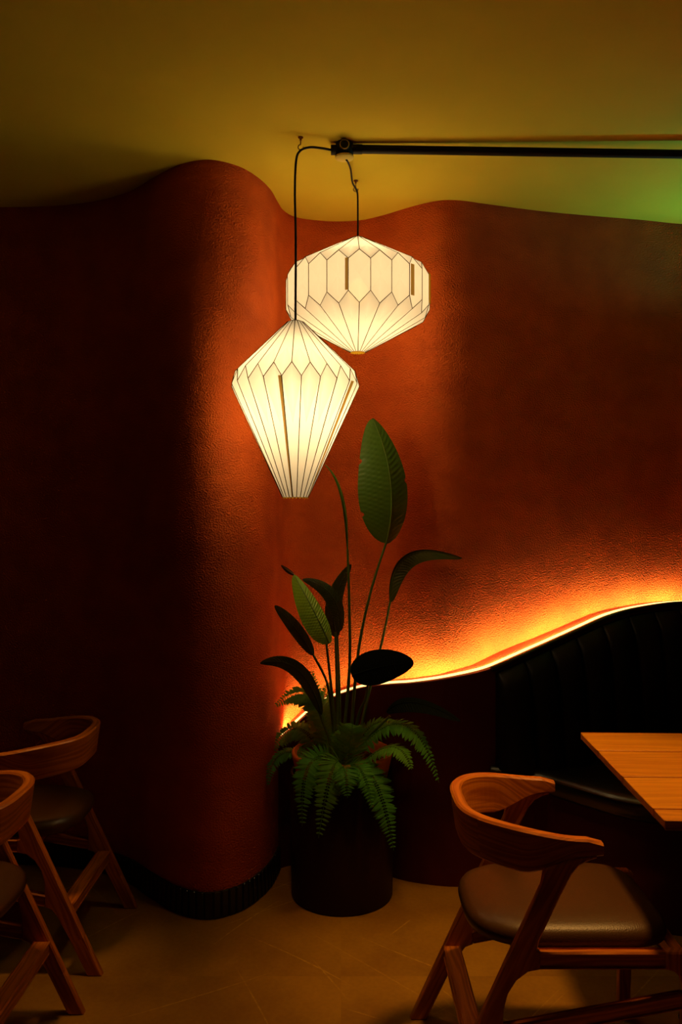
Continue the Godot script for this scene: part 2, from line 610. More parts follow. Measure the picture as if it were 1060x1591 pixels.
func lantern(o: Node3D, tiers: Array, kinds: Array, count: int, off: float, seams: Array, doubled: Array, bulb_y: float, energy: float) -> void:
	# tiers: rings of (radius, height, half step); kinds: which ring points bound each panel; one panel of each kind per spoke
	for k in count:
		for kind in kinds:
			var pts := []
			for c in kind[1]:
				pts.append(spoke(tiers[c[0]].x, tiers[c[0]].y, k + off + c[1], count))
			part("panel", facet(pts, kind[0]), M.paper, o)
	var st := begin()
	for k in count:
		for e in seams:
			var a := spoke(tiers[e[0]].x + 0.0008, tiers[e[0]].y, k + off + e[1], count)
			var b := spoke(tiers[e[2]].x + 0.0008, tiers[e[2]].y, k + off + e[3], count)
			tube(st, [a, b], 0.0013, -1.0, 4)
	part("fold_seams", done(st), M.seam, o)
	for d in doubled:
		var a := spoke(tiers[d[0]].x + 0.0075, tiers[d[0]].y, d[1] + off, count)
		var b := spoke(tiers[d[2]].x + 0.0075, tiers[d[2]].y, d[3] + off, count)
		var c := spoke(tiers[d[2]].x + 0.0075, tiers[d[2]].y, d[3] + off + d[4], count)
		var e := spoke(tiers[d[0]].x + 0.0075, tiers[d[0]].y, d[1] + off + d[4], count)
		var s2 := begin()
		s2.set_smooth_group(-1)
		quad(s2, a, b, c, e)
		part("paper_overlap", done(s2), M.paper_double, o)
	# neck and foot caps, socket, bulb
	var last: Vector2 = tiers[tiers.size() - 1]
	var first: Vector2 = tiers[0]
	st = begin()
	lathe(st, [Vector2(0.004, first.y + 0.006), Vector2(first.x * 0.7, first.y + 0.004), Vector2(first.x, first.y - 0.002), Vector2(first.x * 0.9, first.y - 0.006), Vector2(0.004, first.y - 0.006)], 24, Vector3.ZERO, true)
	part("neck_cap", done(st), M.seam, o)
	st = begin()
	st.set_smooth_group(-1)
	for k in count:                                          # the gathered pleats that close the foot
		for h in 2:
			var a := spoke(last.x, last.y - (0.004 if h else 0.0), k + off + h * 0.5, count)
			var b := spoke(last.x, last.y - (0.0 if h else 0.004), k + off + 0.5 + h * 0.5, count)
			tri(st, Vector3(0, last.y + 0.012, 0), a, b)
	part("gathered_foot", done(st), M.paper_double, o)
	st = begin()
	lathe(st, [Vector2(0.002, bulb_y + 0.13), Vector2(0.018, bulb_y + 0.125), Vector2(0.02, bulb_y + 0.06), Vector2(0.017, bulb_y + 0.05)], 20, Vector3.ZERO, true)
	tube(st, [Vector3(0, bulb_y + 0.12, 0), Vector3(0, first.y, 0)], 0.003)
	part("socket", done(st), M.cord, o)
	st = begin()
	var prof := []
	for i in 13:
		var a := PI * i / 12.0
		prof.append(Vector2(maxf(0.001, sin(a) * 0.042), bulb_y - cos(a) * 0.048))
	lathe(st, prof, 24, Vector3.ZERO, true)
	part("bulb", done(st), M.bulb, o)
	var l := OmniLight3D.new()
	l.name = "bulb_light"
	l.light_color = lamp_color
	l.light_energy = energy
	l.light_size = 0.04
	l.omni_range = 12.0
	l.omni_attenuation = 2.0
	l.shadow_enabled = true
	l.position = Vector3(0, bulb_y, 0)
	o.add_child(l)


func lanterns() -> void:
	var at := Vector3(-0.158, 0, -2.79)
	var o := thing("pendant_lamp", "glowing diamond shaped paper lantern, the lower and nearer one on a long cord", "pendant lamp", at, 0.0, "folded paper lanterns")
	var t := [Vector2(0.028, 2.158), Vector2(0.207, 1.983), Vector2(0.221, 1.936), Vector2(0.044, 1.551)]
	var kinds := [[0.004, [[0, -0.5], [0, 0.5], [1, 0.5], [2, 0.0], [1, -0.5]]], [0.004, [[1, 0.5], [2, 1.0], [3, 1.0], [3, 0.0], [2, 0.0]]]]
	lantern(o, t, kinds, 22, 0.5, [[0, 0.5, 1, 0.5], [1, 0.5, 2, 0.0], [1, 0.5, 2, 1.0], [2, 0.0, 3, 0.0]], [[2, 18.0, 3, 18.0, -0.28], [2, 0.0, 3, 0.0, 0.16]], 1.90, lamp_energy)
	var st := begin()
	tube(st, curve([Vector3(0, 2.155, 0), Vector3(0.001, 2.45, 0), Vector3(-0.002, 2.60, 0), Vector3(0.002, 2.715, 0), Vector3(0.016, 2.752, 0), Vector3(0.05, 2.767, -0.005), Vector3(0.095, 2.768, -0.016), Vector3(0.1225, 2.7665, -0.024)], 6), 0.0042)
	part("cord", done(st), M.cord, o)
	hook(Vector3(-0.140, 2.8, -2.79), "small screw hook in the ceiling carrying the long cord of the lower lantern")

	at = Vector3(0.066, 0, -3.155)
	o = thing("pendant_lamp", "glowing wide round paper lantern with hexagon panels, higher and nearer the wall", "pendant lamp", at, 0.0, "folded paper lanterns")
	t = [Vector2(0.02, 2.575), Vector2(0.262, 2.446), Vector2(0.281, 2.408), Vector2(0.281, 2.293), Vector2(0.262, 2.254), Vector2(0.028, 2.126)]
	kinds = [[0.004, [[0, 0.0], [0, 1.0], [1, 1.0], [2, 0.5], [1, 0.0]]], [0.003, [[1, 0.0], [2, 0.5], [3, 0.5], [4, 0.0], [3, -0.5], [2, -0.5]]], [0.004, [[3, 0.5], [4, 1.0], [5, 1.0], [5, 0.0], [4, 0.0]]]]
	lantern(o, t, kinds, 22, 0.0, [[0, 0.0, 1, 0.0], [1, 0.0, 2, 0.5], [1, 0.0, 2, -0.5], [2, 0.5, 3, 0.5], [3, 0.5, 4, 0.0], [3, -0.5, 4, 0.0], [4, 0.0, 5, 0.0]], [[2, 19.5, 3, 19.5, -0.24], [2, 0.5, 3, 0.5, 0.13], [2, 17.5, 3, 17.5, 0.4]], 2.36, lamp_energy * 0.95)
	st = begin()
	tube(st, curve([Vector3(0, 2.572, 0), Vector3(0.0, 2.68, 0), Vector3(-0.001, 2.745, 0), Vector3(-0.008, 2.764, 0.01), Vector3(-0.022, 2.768, 0.06), Vector3(-0.030, 2.775, 0.16), Vector3(-0.041, 2.750, 0.28), Vector3(-0.047, 2.7455, 0.31)], 6), 0.0036)
	part("cord", done(st), M.cord, o)
	hook(Vector3(0.058, 2.8, -3.155), "small screw hook in the ceiling carrying the short cord of the round lantern")


func hook(at: Vector3, label: String) -> void:
	var o := thing("ceiling_hook", label, "hook", at, 0.0, "hooks in the ceiling")
	var st := begin()
	lathe(st, [Vector2(0.009, 0.0), Vector2(0.009, -0.003), Vector2(0.0035, -0.004), Vector2(0.0035, -0.012)], 12, Vector3.ZERO, true)
	part("screw", done(st), M.rust, o)
	st = begin()
	var pts := [Vector3(0, -0.010, 0), Vector3(0, -0.024, 0)]
	for i in 9:
		var a := PI / 2 - 1.55 * PI * i / 8.0
		pts.append(Vector3(0.009 * cos(a) * -1.0, -0.035 + 0.009 * sin(a), 0))
	tube(st, pts, 0.0025)
	part("hook_loop", done(st), M.brass, o)


func conduit() -> void:
	var at := Vector3(0.012, 2.8, -2.836)
	var o := thing("junction_box", "small round junction box under the ceiling where the lantern cords meet", "junction box", at)
	var st := begin()
	lathe(st, [Vector2(0.001, 0), Vector2(0.030, 0), Vector2(0.031, -0.003), Vector2(0.031, -0.045), Vector2(0.029, -0.047), Vector2(0.001, -0.047)], 32, Vector3.ZERO, true)
	part("box_body", done(st), M.black_pipe, o)
	st = begin()
	lathe(st, [Vector2(0.001, -0.047), Vector2(0.0325, -0.047), Vector2(0.0335, -0.050), Vector2(0.0325, -0.053), Vector2(0.001, -0.0535)], 32, Vector3.ZERO, true)
	part("cover_plate", done(st), M.box_lid, o)
	for s in [[-1, Vector3(0.035, 0, 0)], [0, Vector3(0, 0, 0.035)]]:
		st = begin()
		var d: Vector3 = Vector3.LEFT if s[0] == -1 else Vector3.BACK
		tube(st, [Vector3(0, -0.024, 0) + d * 0.02, Vector3(0, -0.024, 0) + d * 0.046], 0.017, -1.0, 20)
		part("outlet", done(st), M.black_pipe, o)
		st = begin()
		var ring := []
		var side := d.cross(Vector3.UP)
		for i in 25:
			var a := TAU * i / 24.0
			ring.append(Vector3(0, -0.024, 0) + d * 0.046 + (side * cos(a) + Vector3.UP * sin(a)) * 0.0155)
		tube(st, ring, 0.0018, -1.0, 6)
		part("outlet_rim", done(st), M.brass if s[0] == 0 else M.black_pipe, o)
	var p := thing("conduit_pipe", "long black pipe running along the ceiling to the right of the lanterns", "pipe", Vector3(0.045, 2.779, -2.836))
	st = begin()
	tube(st, [Vector3(0, 0, 0), Vector3(2.6, -0.040, 0.0)], 0.0148, -1.0, 16)
	part("pipe", done(st), M.black_pipe, p)
	st = begin()
	tube(st, [Vector3(-0.01, 0, 0), Vector3(0.03, -0.0005, 0)], 0.0165, -1.0, 16)
	part("coupling", done(st), M.black_pipe, p)


# ---------------------------------------------------------------- planter and plants
func planter() -> void:
	var o := thing("planter", "dark round floor planter with a terracotta inner pot below the lanterns", "planter", Vector3(0.004, 0, -3.175))
	var st := begin()
	lathe(st, [Vector2(0.001, 0.0), Vector2(0.194, 0.0), Vector2(0.199, 0.006), Vector2(0.203, 0.25), Vector2(0.205, 0.478), Vector2(0.201, 0.484), Vector2(0.195, 0.484), Vector2(0.192, 0.478), Vector2(0.190, 0.38)], 64)
	part("outer_pot", done(st), M.pot, o)
	st = begin()
	lathe(st, [Vector2(0.170, 0.42), Vector2(0.182, 0.478), Vector2(0.191, 0.520), Vector2(0.197, 0.545), Vector2(0.198, 0.556), Vector2(0.194, 0.561), Vector2(0.186, 0.560), Vector2(0.178, 0.530), Vector2(0.168, 0.47)], 64)
	part("terracotta_pot", done(st), M.terracotta, o)
	st = begin()
	var rings := []
	for i in 7:
		var r := 0.001 + 0.175 * i / 6.0
		var ring := []
		for k in 36:
			var a := TAU * k / 36.0
			ring.append(Vector3(cos(a) * r, 0.522 + 0.012 * sin(k * 1.7 + i * 2.1) * 0.5 - 0.01 * i / 6.0, sin(a) * r))
		rings.append(ring)
	loft(st, rings, false)
	part("soil", done(st), M.soil, o)


func bezier(a: Vector3, b: Vector3, c: Vector3, t: float) -> Vector3:
	# passes through b at the middle
	var m := 2.0 * b - 0.5 * (a + c)
	return a.lerp(m, t).lerp(m.lerp(c, t), t)


func strelitzia_leaf(o: Node3D, stem: Array, base: Vector3, mid: Vector3, tip: Vector3, wl: float, wr: float, sl: Vector3, sr: Vector3, tone: int, label: String) -> void:
	if stem.size():
		var st := begin()
		tube(st, curve(stem, 6), 0.0068, 0.0042, 8)
		part("stem", done(st), M.stem, o)
	var st := begin()
	st.set_smooth_group(0)
	var nu := 220
	var nv := 7
	var grid := []
	for i in nu + 1:
		var u := float(i) / nu
		var p := bezier(base, mid, tip, u)
		var t := (bezier(base, mid, tip, minf(u + 0.01, 1.0)) - bezier(base, mid, tip, maxf(u - 0.01, 0.0))).normalized()
		var prof := pow(maxf(0.0, sin(PI * pow(u, 0.86))), 0.52) * (1.0 - 0.12 * u)
		var row := []
		for half in [[sl, wl, -1.0], [sr, wr, 1.0]]:
			var s: Vector3 = half[0]
			s = (s - t * s.dot(t)).normalized()
			var n: Vector3 = s.cross(t) * half[2]
			if n.z < 0: n = -n
			var side := []
			for k in nv:
				var q := float(k) / (nv - 1)
				var wave: float = 0.0030 * sin((u * 34.0 - q * 3.4) * TAU * 0.72) * q * (1.0 - q) * 3.0
				var nick: float = 1.0 - 0.10 * maxf(0.0, sin(u * 13.0 + half[2] * 1.3) - 0.95) / 0.05 * float(q > 0.9) * float(half[1] > 0.075)
				side.append(p + s * half[1] * prof * q * nick + n * (wave + 0.10 * half[1] * prof * q * q * -1.0))
			if half[2] < 0:
				side.reverse()
				row.append_array(side)
			else:
				row.append_array(side.slice(1))
		grid.append(row)
	for i in nu:
		for k in grid[0].size() - 1:
			quad(st, grid[i][k], grid[i][k + 1], grid[i + 1][k + 1], grid[i + 1][k])
	var leaf := part("leaf", done(st), M.leaf[tone], o)
	if label != "":
		leaf.set_meta("label", label)
	st = begin()
	var pts := []
	for i in 17:
		pts.append(bezier(base, mid, tip, i / 16.0 * 0.97) + Vector3(0, 0, 0.0012))
	tube(st, pts, 0.0034, 0.0008, 6)
	part("midrib", done(st), M.rib if tone < 3 else M.leaf[tone], leaf)


func bird_of_paradise() -> void:
	var s := thing("bird_of_paradise_plant", "tall leafy plant with paddle leaves on long stalks in the planter", "plant", Vector3.ZERO)
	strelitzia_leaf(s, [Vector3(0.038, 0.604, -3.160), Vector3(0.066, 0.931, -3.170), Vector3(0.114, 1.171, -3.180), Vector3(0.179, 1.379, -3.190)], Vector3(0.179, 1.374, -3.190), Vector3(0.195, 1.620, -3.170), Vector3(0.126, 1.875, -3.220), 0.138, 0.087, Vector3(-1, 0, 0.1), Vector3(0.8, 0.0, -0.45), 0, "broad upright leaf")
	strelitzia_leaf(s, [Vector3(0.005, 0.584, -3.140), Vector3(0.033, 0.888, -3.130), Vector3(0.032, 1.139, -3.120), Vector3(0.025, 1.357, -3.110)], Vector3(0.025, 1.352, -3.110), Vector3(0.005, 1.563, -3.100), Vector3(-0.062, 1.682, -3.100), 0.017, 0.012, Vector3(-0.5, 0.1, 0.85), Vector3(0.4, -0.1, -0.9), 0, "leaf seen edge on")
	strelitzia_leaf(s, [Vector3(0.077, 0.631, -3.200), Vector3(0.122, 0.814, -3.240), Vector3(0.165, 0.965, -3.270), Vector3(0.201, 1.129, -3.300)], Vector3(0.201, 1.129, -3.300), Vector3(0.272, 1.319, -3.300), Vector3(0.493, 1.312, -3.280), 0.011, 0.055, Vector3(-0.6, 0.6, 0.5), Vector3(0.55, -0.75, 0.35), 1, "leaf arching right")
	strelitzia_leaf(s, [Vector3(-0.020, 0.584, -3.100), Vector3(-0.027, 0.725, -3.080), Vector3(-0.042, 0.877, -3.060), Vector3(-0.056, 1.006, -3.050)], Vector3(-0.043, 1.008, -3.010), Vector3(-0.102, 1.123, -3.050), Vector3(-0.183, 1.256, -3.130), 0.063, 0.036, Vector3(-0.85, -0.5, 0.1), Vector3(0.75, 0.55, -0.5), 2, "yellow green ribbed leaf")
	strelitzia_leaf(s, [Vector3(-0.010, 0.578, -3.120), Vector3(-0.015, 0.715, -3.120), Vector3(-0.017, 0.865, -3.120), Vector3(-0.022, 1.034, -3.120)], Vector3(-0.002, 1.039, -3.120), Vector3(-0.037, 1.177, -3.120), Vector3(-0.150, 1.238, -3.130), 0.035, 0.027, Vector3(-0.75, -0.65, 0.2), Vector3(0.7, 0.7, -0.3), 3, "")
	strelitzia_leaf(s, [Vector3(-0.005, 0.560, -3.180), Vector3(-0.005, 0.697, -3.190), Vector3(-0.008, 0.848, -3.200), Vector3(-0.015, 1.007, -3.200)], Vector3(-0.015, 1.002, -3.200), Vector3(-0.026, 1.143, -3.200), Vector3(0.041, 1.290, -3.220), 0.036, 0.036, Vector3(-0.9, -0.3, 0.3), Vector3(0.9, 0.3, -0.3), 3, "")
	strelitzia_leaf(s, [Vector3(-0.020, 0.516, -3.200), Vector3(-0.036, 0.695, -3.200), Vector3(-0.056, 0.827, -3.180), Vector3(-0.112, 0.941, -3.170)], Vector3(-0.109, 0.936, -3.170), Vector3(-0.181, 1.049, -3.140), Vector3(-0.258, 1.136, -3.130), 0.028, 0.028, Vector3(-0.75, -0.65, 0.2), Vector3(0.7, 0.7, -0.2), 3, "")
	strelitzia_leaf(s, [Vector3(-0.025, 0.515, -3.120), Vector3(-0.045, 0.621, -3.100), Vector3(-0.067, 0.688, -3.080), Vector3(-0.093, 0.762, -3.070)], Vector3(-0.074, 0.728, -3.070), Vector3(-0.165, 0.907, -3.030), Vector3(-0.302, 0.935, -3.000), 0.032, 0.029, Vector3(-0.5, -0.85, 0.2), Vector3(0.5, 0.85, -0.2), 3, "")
	strelitzia_leaf(s, [Vector3(0.046, 0.579, -3.160), Vector3(0.069, 0.720, -3.100), Vector3(0.093, 0.791, -3.060), Vector3(0.102, 0.859, -3.030)], Vector3(0.041, 0.883, -3.030), Vector3(0.145, 0.915, -3.030), Vector3(0.269, 0.941, -2.980), 0.073, 0.065, Vector3(-0.15, 0.95, -0.3), Vector3(0.15, -0.95, 0.3), 4, "backlit drooping leaf, its shade in the near black colour")
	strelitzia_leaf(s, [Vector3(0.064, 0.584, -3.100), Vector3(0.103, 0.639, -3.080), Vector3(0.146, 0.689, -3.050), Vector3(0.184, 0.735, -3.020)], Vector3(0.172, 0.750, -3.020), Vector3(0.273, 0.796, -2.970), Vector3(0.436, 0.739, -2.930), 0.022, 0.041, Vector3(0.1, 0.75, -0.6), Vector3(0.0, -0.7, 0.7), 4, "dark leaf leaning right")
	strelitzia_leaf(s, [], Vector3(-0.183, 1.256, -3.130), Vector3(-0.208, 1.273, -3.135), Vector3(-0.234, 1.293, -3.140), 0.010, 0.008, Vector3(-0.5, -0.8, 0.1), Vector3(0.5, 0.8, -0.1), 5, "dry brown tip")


func fern_frond(o: Node3D, a: Vector3, b: Vector3, c: Vector3, reach: float, up: Vector3, index: int) -> void:
	var st := begin()
	var pts := []
	for i in 13:
		pts.append(bezier(a, b, c, i / 12.0))
	tube(st, pts, 0.0022, 0.0006, 5)
	var length := 0.0
	for i in 12:
		length += pts[i].distance_to(pts[i + 1])
	var pairs := int(clampf(length / 0.0105, 14, 44))
	st.set_smooth_group(-1)
	for k in pairs:
		var u := 0.10 + 0.9 * k / float(pairs)
		var p := bezier(a, b, c, u)
		var t := (bezier(a, b, c, minf(u + 0.02, 1.0)) - bezier(a, b, c, u - 0.02)).normalized()
		var n := (up.normalized() - t * up.normalized().dot(t)).normalized()
		var s := n.cross(t)
		var size := reach * (0.35 + 0.65 * sin(PI * clampf(0.25 + 0.62 * u, 0.0, 1.0))) * (1.0 - pow(u, 5.0) * 0.75)
		for w in [-1.0, 1.0]:
			var jitter := rng.randf_range(-0.16, 0.16)
			var d: Vector3 = (s * w + t * (0.34 + jitter) - n * (0.18 + rng.randf_range(-0.1, 0.2))).normalized()
			var l: float = size * rng.randf_range(0.88, 1.08)
			var half := 0.0060 * clampf(l / 0.04, 0.6, 1.2)
			var e := p + d * l - n * l * 0.12
			var q1 := p + d * l * 0.28
			var q2 := p + d * l * 0.72 - n * l * 0.03
			var r1: Vector3 = q1 + t * half
			var r2: Vector3 = q1 - t * half
			var r3: Vector3 = q2 + t * half * 0.8
			var r4: Vector3 = q2 - t * half * 0.8
			tri(st, p, r1, q1 + n * 0.001)
			tri(st, p, q1 + n * 0.001, r2)
			quad(st, r1, r3, q2 + n * 0.001, q1 + n * 0.001)
			quad(st, q1 + n * 0.001, q2 + n * 0.001, r4, r2)
			tri(st, r3, e, q2 + n * 0.001)
			tri(st, q2 + n * 0.001, e, r4)
	part("frond", done(st), M.fern[index % 3], o)


func fern() -> void:
	var g := thing("fern", "feathery green fern with arching fronds spilling over the planter rim", "fern", Vector3.ZERO)
	fern_frond(g, Vector3(-0.038, 0.503, -3.200), Vector3(-0.100, 0.688, -3.280), Vector3(-0.121, 0.849, -3.300), 0.056, Vector3(0.2, 0.1, 1), 0)
	fern_frond(g, Vector3(-0.046, 0.515, -3.160), Vector3(-0.108, 0.759, -3.200), Vector3(-0.262, 0.733, -3.180), 0.072, Vector3(0.1, 0.8, 0.6), 1)
	fern_frond(g, Vector3(-0.064, 0.510, -3.220), Vector3(-0.180, 0.609, -3.310), Vector3(-0.290, 0.511, -3.300), 0.066, Vector3(0, 0.8, 0.6), 2)
	fern_frond(g, Vector3(-0.025, 0.538, -3.080), Vector3(-0.119, 0.560, -2.980), Vector3(-0.142, 0.347, -2.950), 0.063, Vector3(-0.2, 0.45, 0.9), 3)
	fern_frond(g, Vector3(0.005, 0.552, -3.020), Vector3(-0.033, 0.557, -2.930), Vector3(-0.081, 0.325, -2.900), 0.069, Vector3(-0.1, 0.4, 0.9), 4)
	fern_frond(g, Vector3(0.044, 0.545, -3.040), Vector3(0.129, 0.505, -2.930), Vector3(0.190, 0.279, -2.900), 0.066, Vector3(0.2, 0.4, 0.9), 5)
	fern_frond(g, Vector3(0.037, 0.546, -3.100), Vector3(0.228, 0.709, -3.000), Vector3(0.358, 0.511, -2.940), 0.066, Vector3(0.2, 0.9, 0.35), 6)
	fern_frond(g, Vector3(0.046, 0.527, -3.180), Vector3(0.128, 0.656, -3.200), Vector3(0.252, 0.655, -3.150), 0.053, Vector3(0.1, 0.9, 0.4), 7)
	fern_frond(g, Vector3(0.024, 0.516, -3.040), Vector3(0.035, 0.663, -2.950), Vector3(0.043, 0.720, -2.960), 0.072, Vector3(0, 0.1, 1), 8)
	fern_frond(g, Vector3(0.012, 0.510, -3.060), Vector3(0.005, 0.631, -2.980), Vector3(0.000, 0.697, -3.000), 0.059, Vector3(-0.2, 0.1, 1), 9)
	fern_frond(g, Vector3(0.073, 0.542, -3.050), Vector3(0.189, 0.637, -2.960), Vector3(0.255, 0.571, -2.900), 0.056, Vector3(0.2, 0.9, 0.4), 10)
	fern_frond(g, Vector3(-0.064, 0.503, -3.200), Vector3(-0.230, 0.541, -3.200), Vector3(-0.286, 0.429, -3.140), 0.040, Vector3(-0.2, 0.8, 0.5), 11)
	fern_frond(g, Vector3(0.012, 0.529, -3.030), Vector3(0.070, 0.564, -2.930), Vector3(0.111, 0.441, -2.880), 0.049, Vector3(0.1, 0.6, 0.8), 12)
	fern_frond(g, Vector3(-0.026, 0.494, -3.220), Vector3(-0.066, 0.670, -3.300), Vector3(-0.048, 0.793, -3.340), 0.046, Vector3(0, 0.2, 1), 13)
	fern_frond(g, Vector3(0.000, 0.532, -3.020), Vector3(0.014, 0.571, -2.900), Vector3(0.023, 0.483, -2.860), 0.059, Vector3(0, 0.5, 0.85), 14)


# ---------------------------------------------------------------- banquette and table
func banquette(top: Array) -> void:
	var o := thing("banquette", "black leather banquette bench with channelled back along the right wall", "bench", Vector3.ZERO)
	# back: upright padded channels below the rising ledge
	var face := []
	for p in top:
		if p.x >= 0.60:
			face.append(p)
	var path := [face[0]]
	for i in face.size() - 1:
		path.append(face[i + 1])
	var step := 0.125
	var at := 0.02
	var flat := 0.0
	var marks := []
	for i in path.size() - 1:
		var a: Vector3 = path[i]
		var b: Vector3 = path[i + 1]
		var d := Vector2(b.x - a.x, b.z - a.z).length()
		while at <= flat + d:
			marks.append(a.lerp(b, (at - flat) / d))
			at += step
		flat += d
	for i in marks.size() - 1:
		var a: Vector3 = marks[i]
		var b: Vector3 = marks[i + 1]
		var t := Vector3(b.x - a.x, 0, b.z - a.z).normalized()
		var out := Vector3(-t.z, 0, t.x)
		var st := begin()
		var rings := []
		var low := 0.44
		for k in 15:
			var v := k / 14.0
			var ring := []
			for m in 15:
				var w := m / 14.0
				var foot := a.lerp(b, lerpf(0.015, 0.985, w))
				var high: float = foot.y - 0.022
				var end := pow(maxf(0.0, 1.0 - pow(v, 9.0)), 0.5)
				var puff := 0.05 + 0.030 * pow(maxf(0.0, sin(PI * w)), 0.55) * (0.55 + 0.45 * end)
				var lean := 0.06 * (1.0 - v)
				var q := Vector3(foot.x, lerpf(low, high, v), foot.z) + out * ((puff + lean) * (0.25 + 0.75 * end))
				ring.append(q)
			var b0: Vector3 = b + out * 0.002
			var a0: Vector3 = a + out * 0.002
			ring.append(Vector3(b0.x, ring[14].y, b0.z))
			ring.append(Vector3(a0.x, ring[0].y, a0.z))
			rings.append(ring)
		loft(st, rings)
		part("channel", done(st), M.black_leather, o)
	var st := begin()
	var line := []
	for p in path:
		line.append(p + Vector3(0, 0.001, 0.010))
	tube(st, line, 0.0115, -1.0, 10)
	part("top_trim", done(st), M.piping, o)
	# seat
	var edge := curve([Vector3(0.60, 0.48, -3.222), Vector3(0.68, 0.48, -3.19), Vector3(0.78, 0.48, -3.13), Vector3(0.90, 0.48, -2.995), Vector3(1.0, 0.48, -2.89), Vector3(1.12, 0.48, -2.82), Vector3(1.35, 0.48, -2.77), Vector3(1.8, 0.48, -2.78), Vector3(2.55, 0.48, -2.86)], 6)
	var rings := []
	var lower := []
	for i in edge.size():
		var p: Vector3 = edge[i]
		var t: Vector3 = edge[mini(i + 1, edge.size() - 1)] - edge[maxi(i - 1, 0)]
		var out := Vector3(-t.z, 0, t.x).normalized()
		var back := Vector3(p.x, 0, p.z - 0.03)
		for k in top.size() - 1:
			if top[k].x <= p.x and top[k + 1].x > p.x:
				back.z = minf(top[k].lerp(top[k + 1], (p.x - top[k].x) / (top[k + 1].x - top[k].x)).z + 0.004, p.z - 0.008)
		var f := Vector3(p.x, 0, p.z)
		rings.append([back + Vector3(0, 0.40, 0), f - out * 0.012 + Vector3(0, 0.40, 0), f + Vector3(0, 0.415, 0), f + out * 0.006 + Vector3(0, 0.44, 0), f + Vector3(0, 0.464, 0), f - out * 0.012 + Vector3(0, 0.477, 0), f - out * 0.035 + Vector3(0, 0.482, 0), back + Vector3(0, 0.478, 0)])
		var g := f - out * 0.05
		lower.append([back, g, g + Vector3(0, 0.405, 0), back + Vector3(0, 0.405, 0)])
	st = begin()
	loft(st, rings)
	var seat := part("seat_cushion", done(st), M.seat_leather, o)
	st = begin()
	line = []
	for r in rings:
		line.append(r[4] + Vector3(0, 0.003, 0.003))
	tube(st, line, 0.0045, -1.0, 8)
	part("piping", done(st), M.piping, seat)
	st = begin()
	loft(st, lower, true, false)
	part("base", done(st), M.red_panel, o)


func table() -> void:
	var o := thing("dining_table", "wooden plank dining table at the right edge beside the armchair", "table", Vector3(0.802, 0, -2.35), deg_to_rad(-2.0))
	var cuts := [-0.39, -0.18, 0.07, 0.315, 0.395]
	for i in 4:
		var st := begin()
		var z0: float = cuts[i] + 0.0006
		var z1: float = cuts[i + 1] - 0.0006
		rng.seed = 100 + i
		bar(st, Vector3(0, 0.738, (z0 + z1) / 2), Vector3(1.3, 0.738, (z0 + z1) / 2), Vector3(0, 0, 1), z1 - z0, 0.025, 0.0018)
		part("plank", done(st), M.table_wood[i % 2], o)
	var st := begin()
	box(st, Vector3(0.62, 0.714, 0), Vector3(0.9, 0.022, 0.5), 0.004)
	part("under_frame", done(st), M.metal, o)
	st = begin()
	tube(st, [Vector3(0.62, 0.03, 0), Vector3(0.62, 0.71, 0)], 0.036, -1.0, 20)
	part("pedestal", done(st), M.metal, o)
	for a in 4:
		st = begin()
		var d := Vector3(cos(a * PI / 2), 0, sin(a * PI / 2))
		bar(st, Vector3(0.62, 0.03, 0) + d * 0.02, Vector3(0.62, 0.018, 0) + d * 0.43, Vector3(-d.z, 0, d.x), 0.06, 0.022, 0.005)
		box(st, Vector3(0.62, 0.006, 0) + d * 0.40, Vector3(0.04, 0.012, 0.04), 0.003)
		part("foot", done(st), M.metal, o)


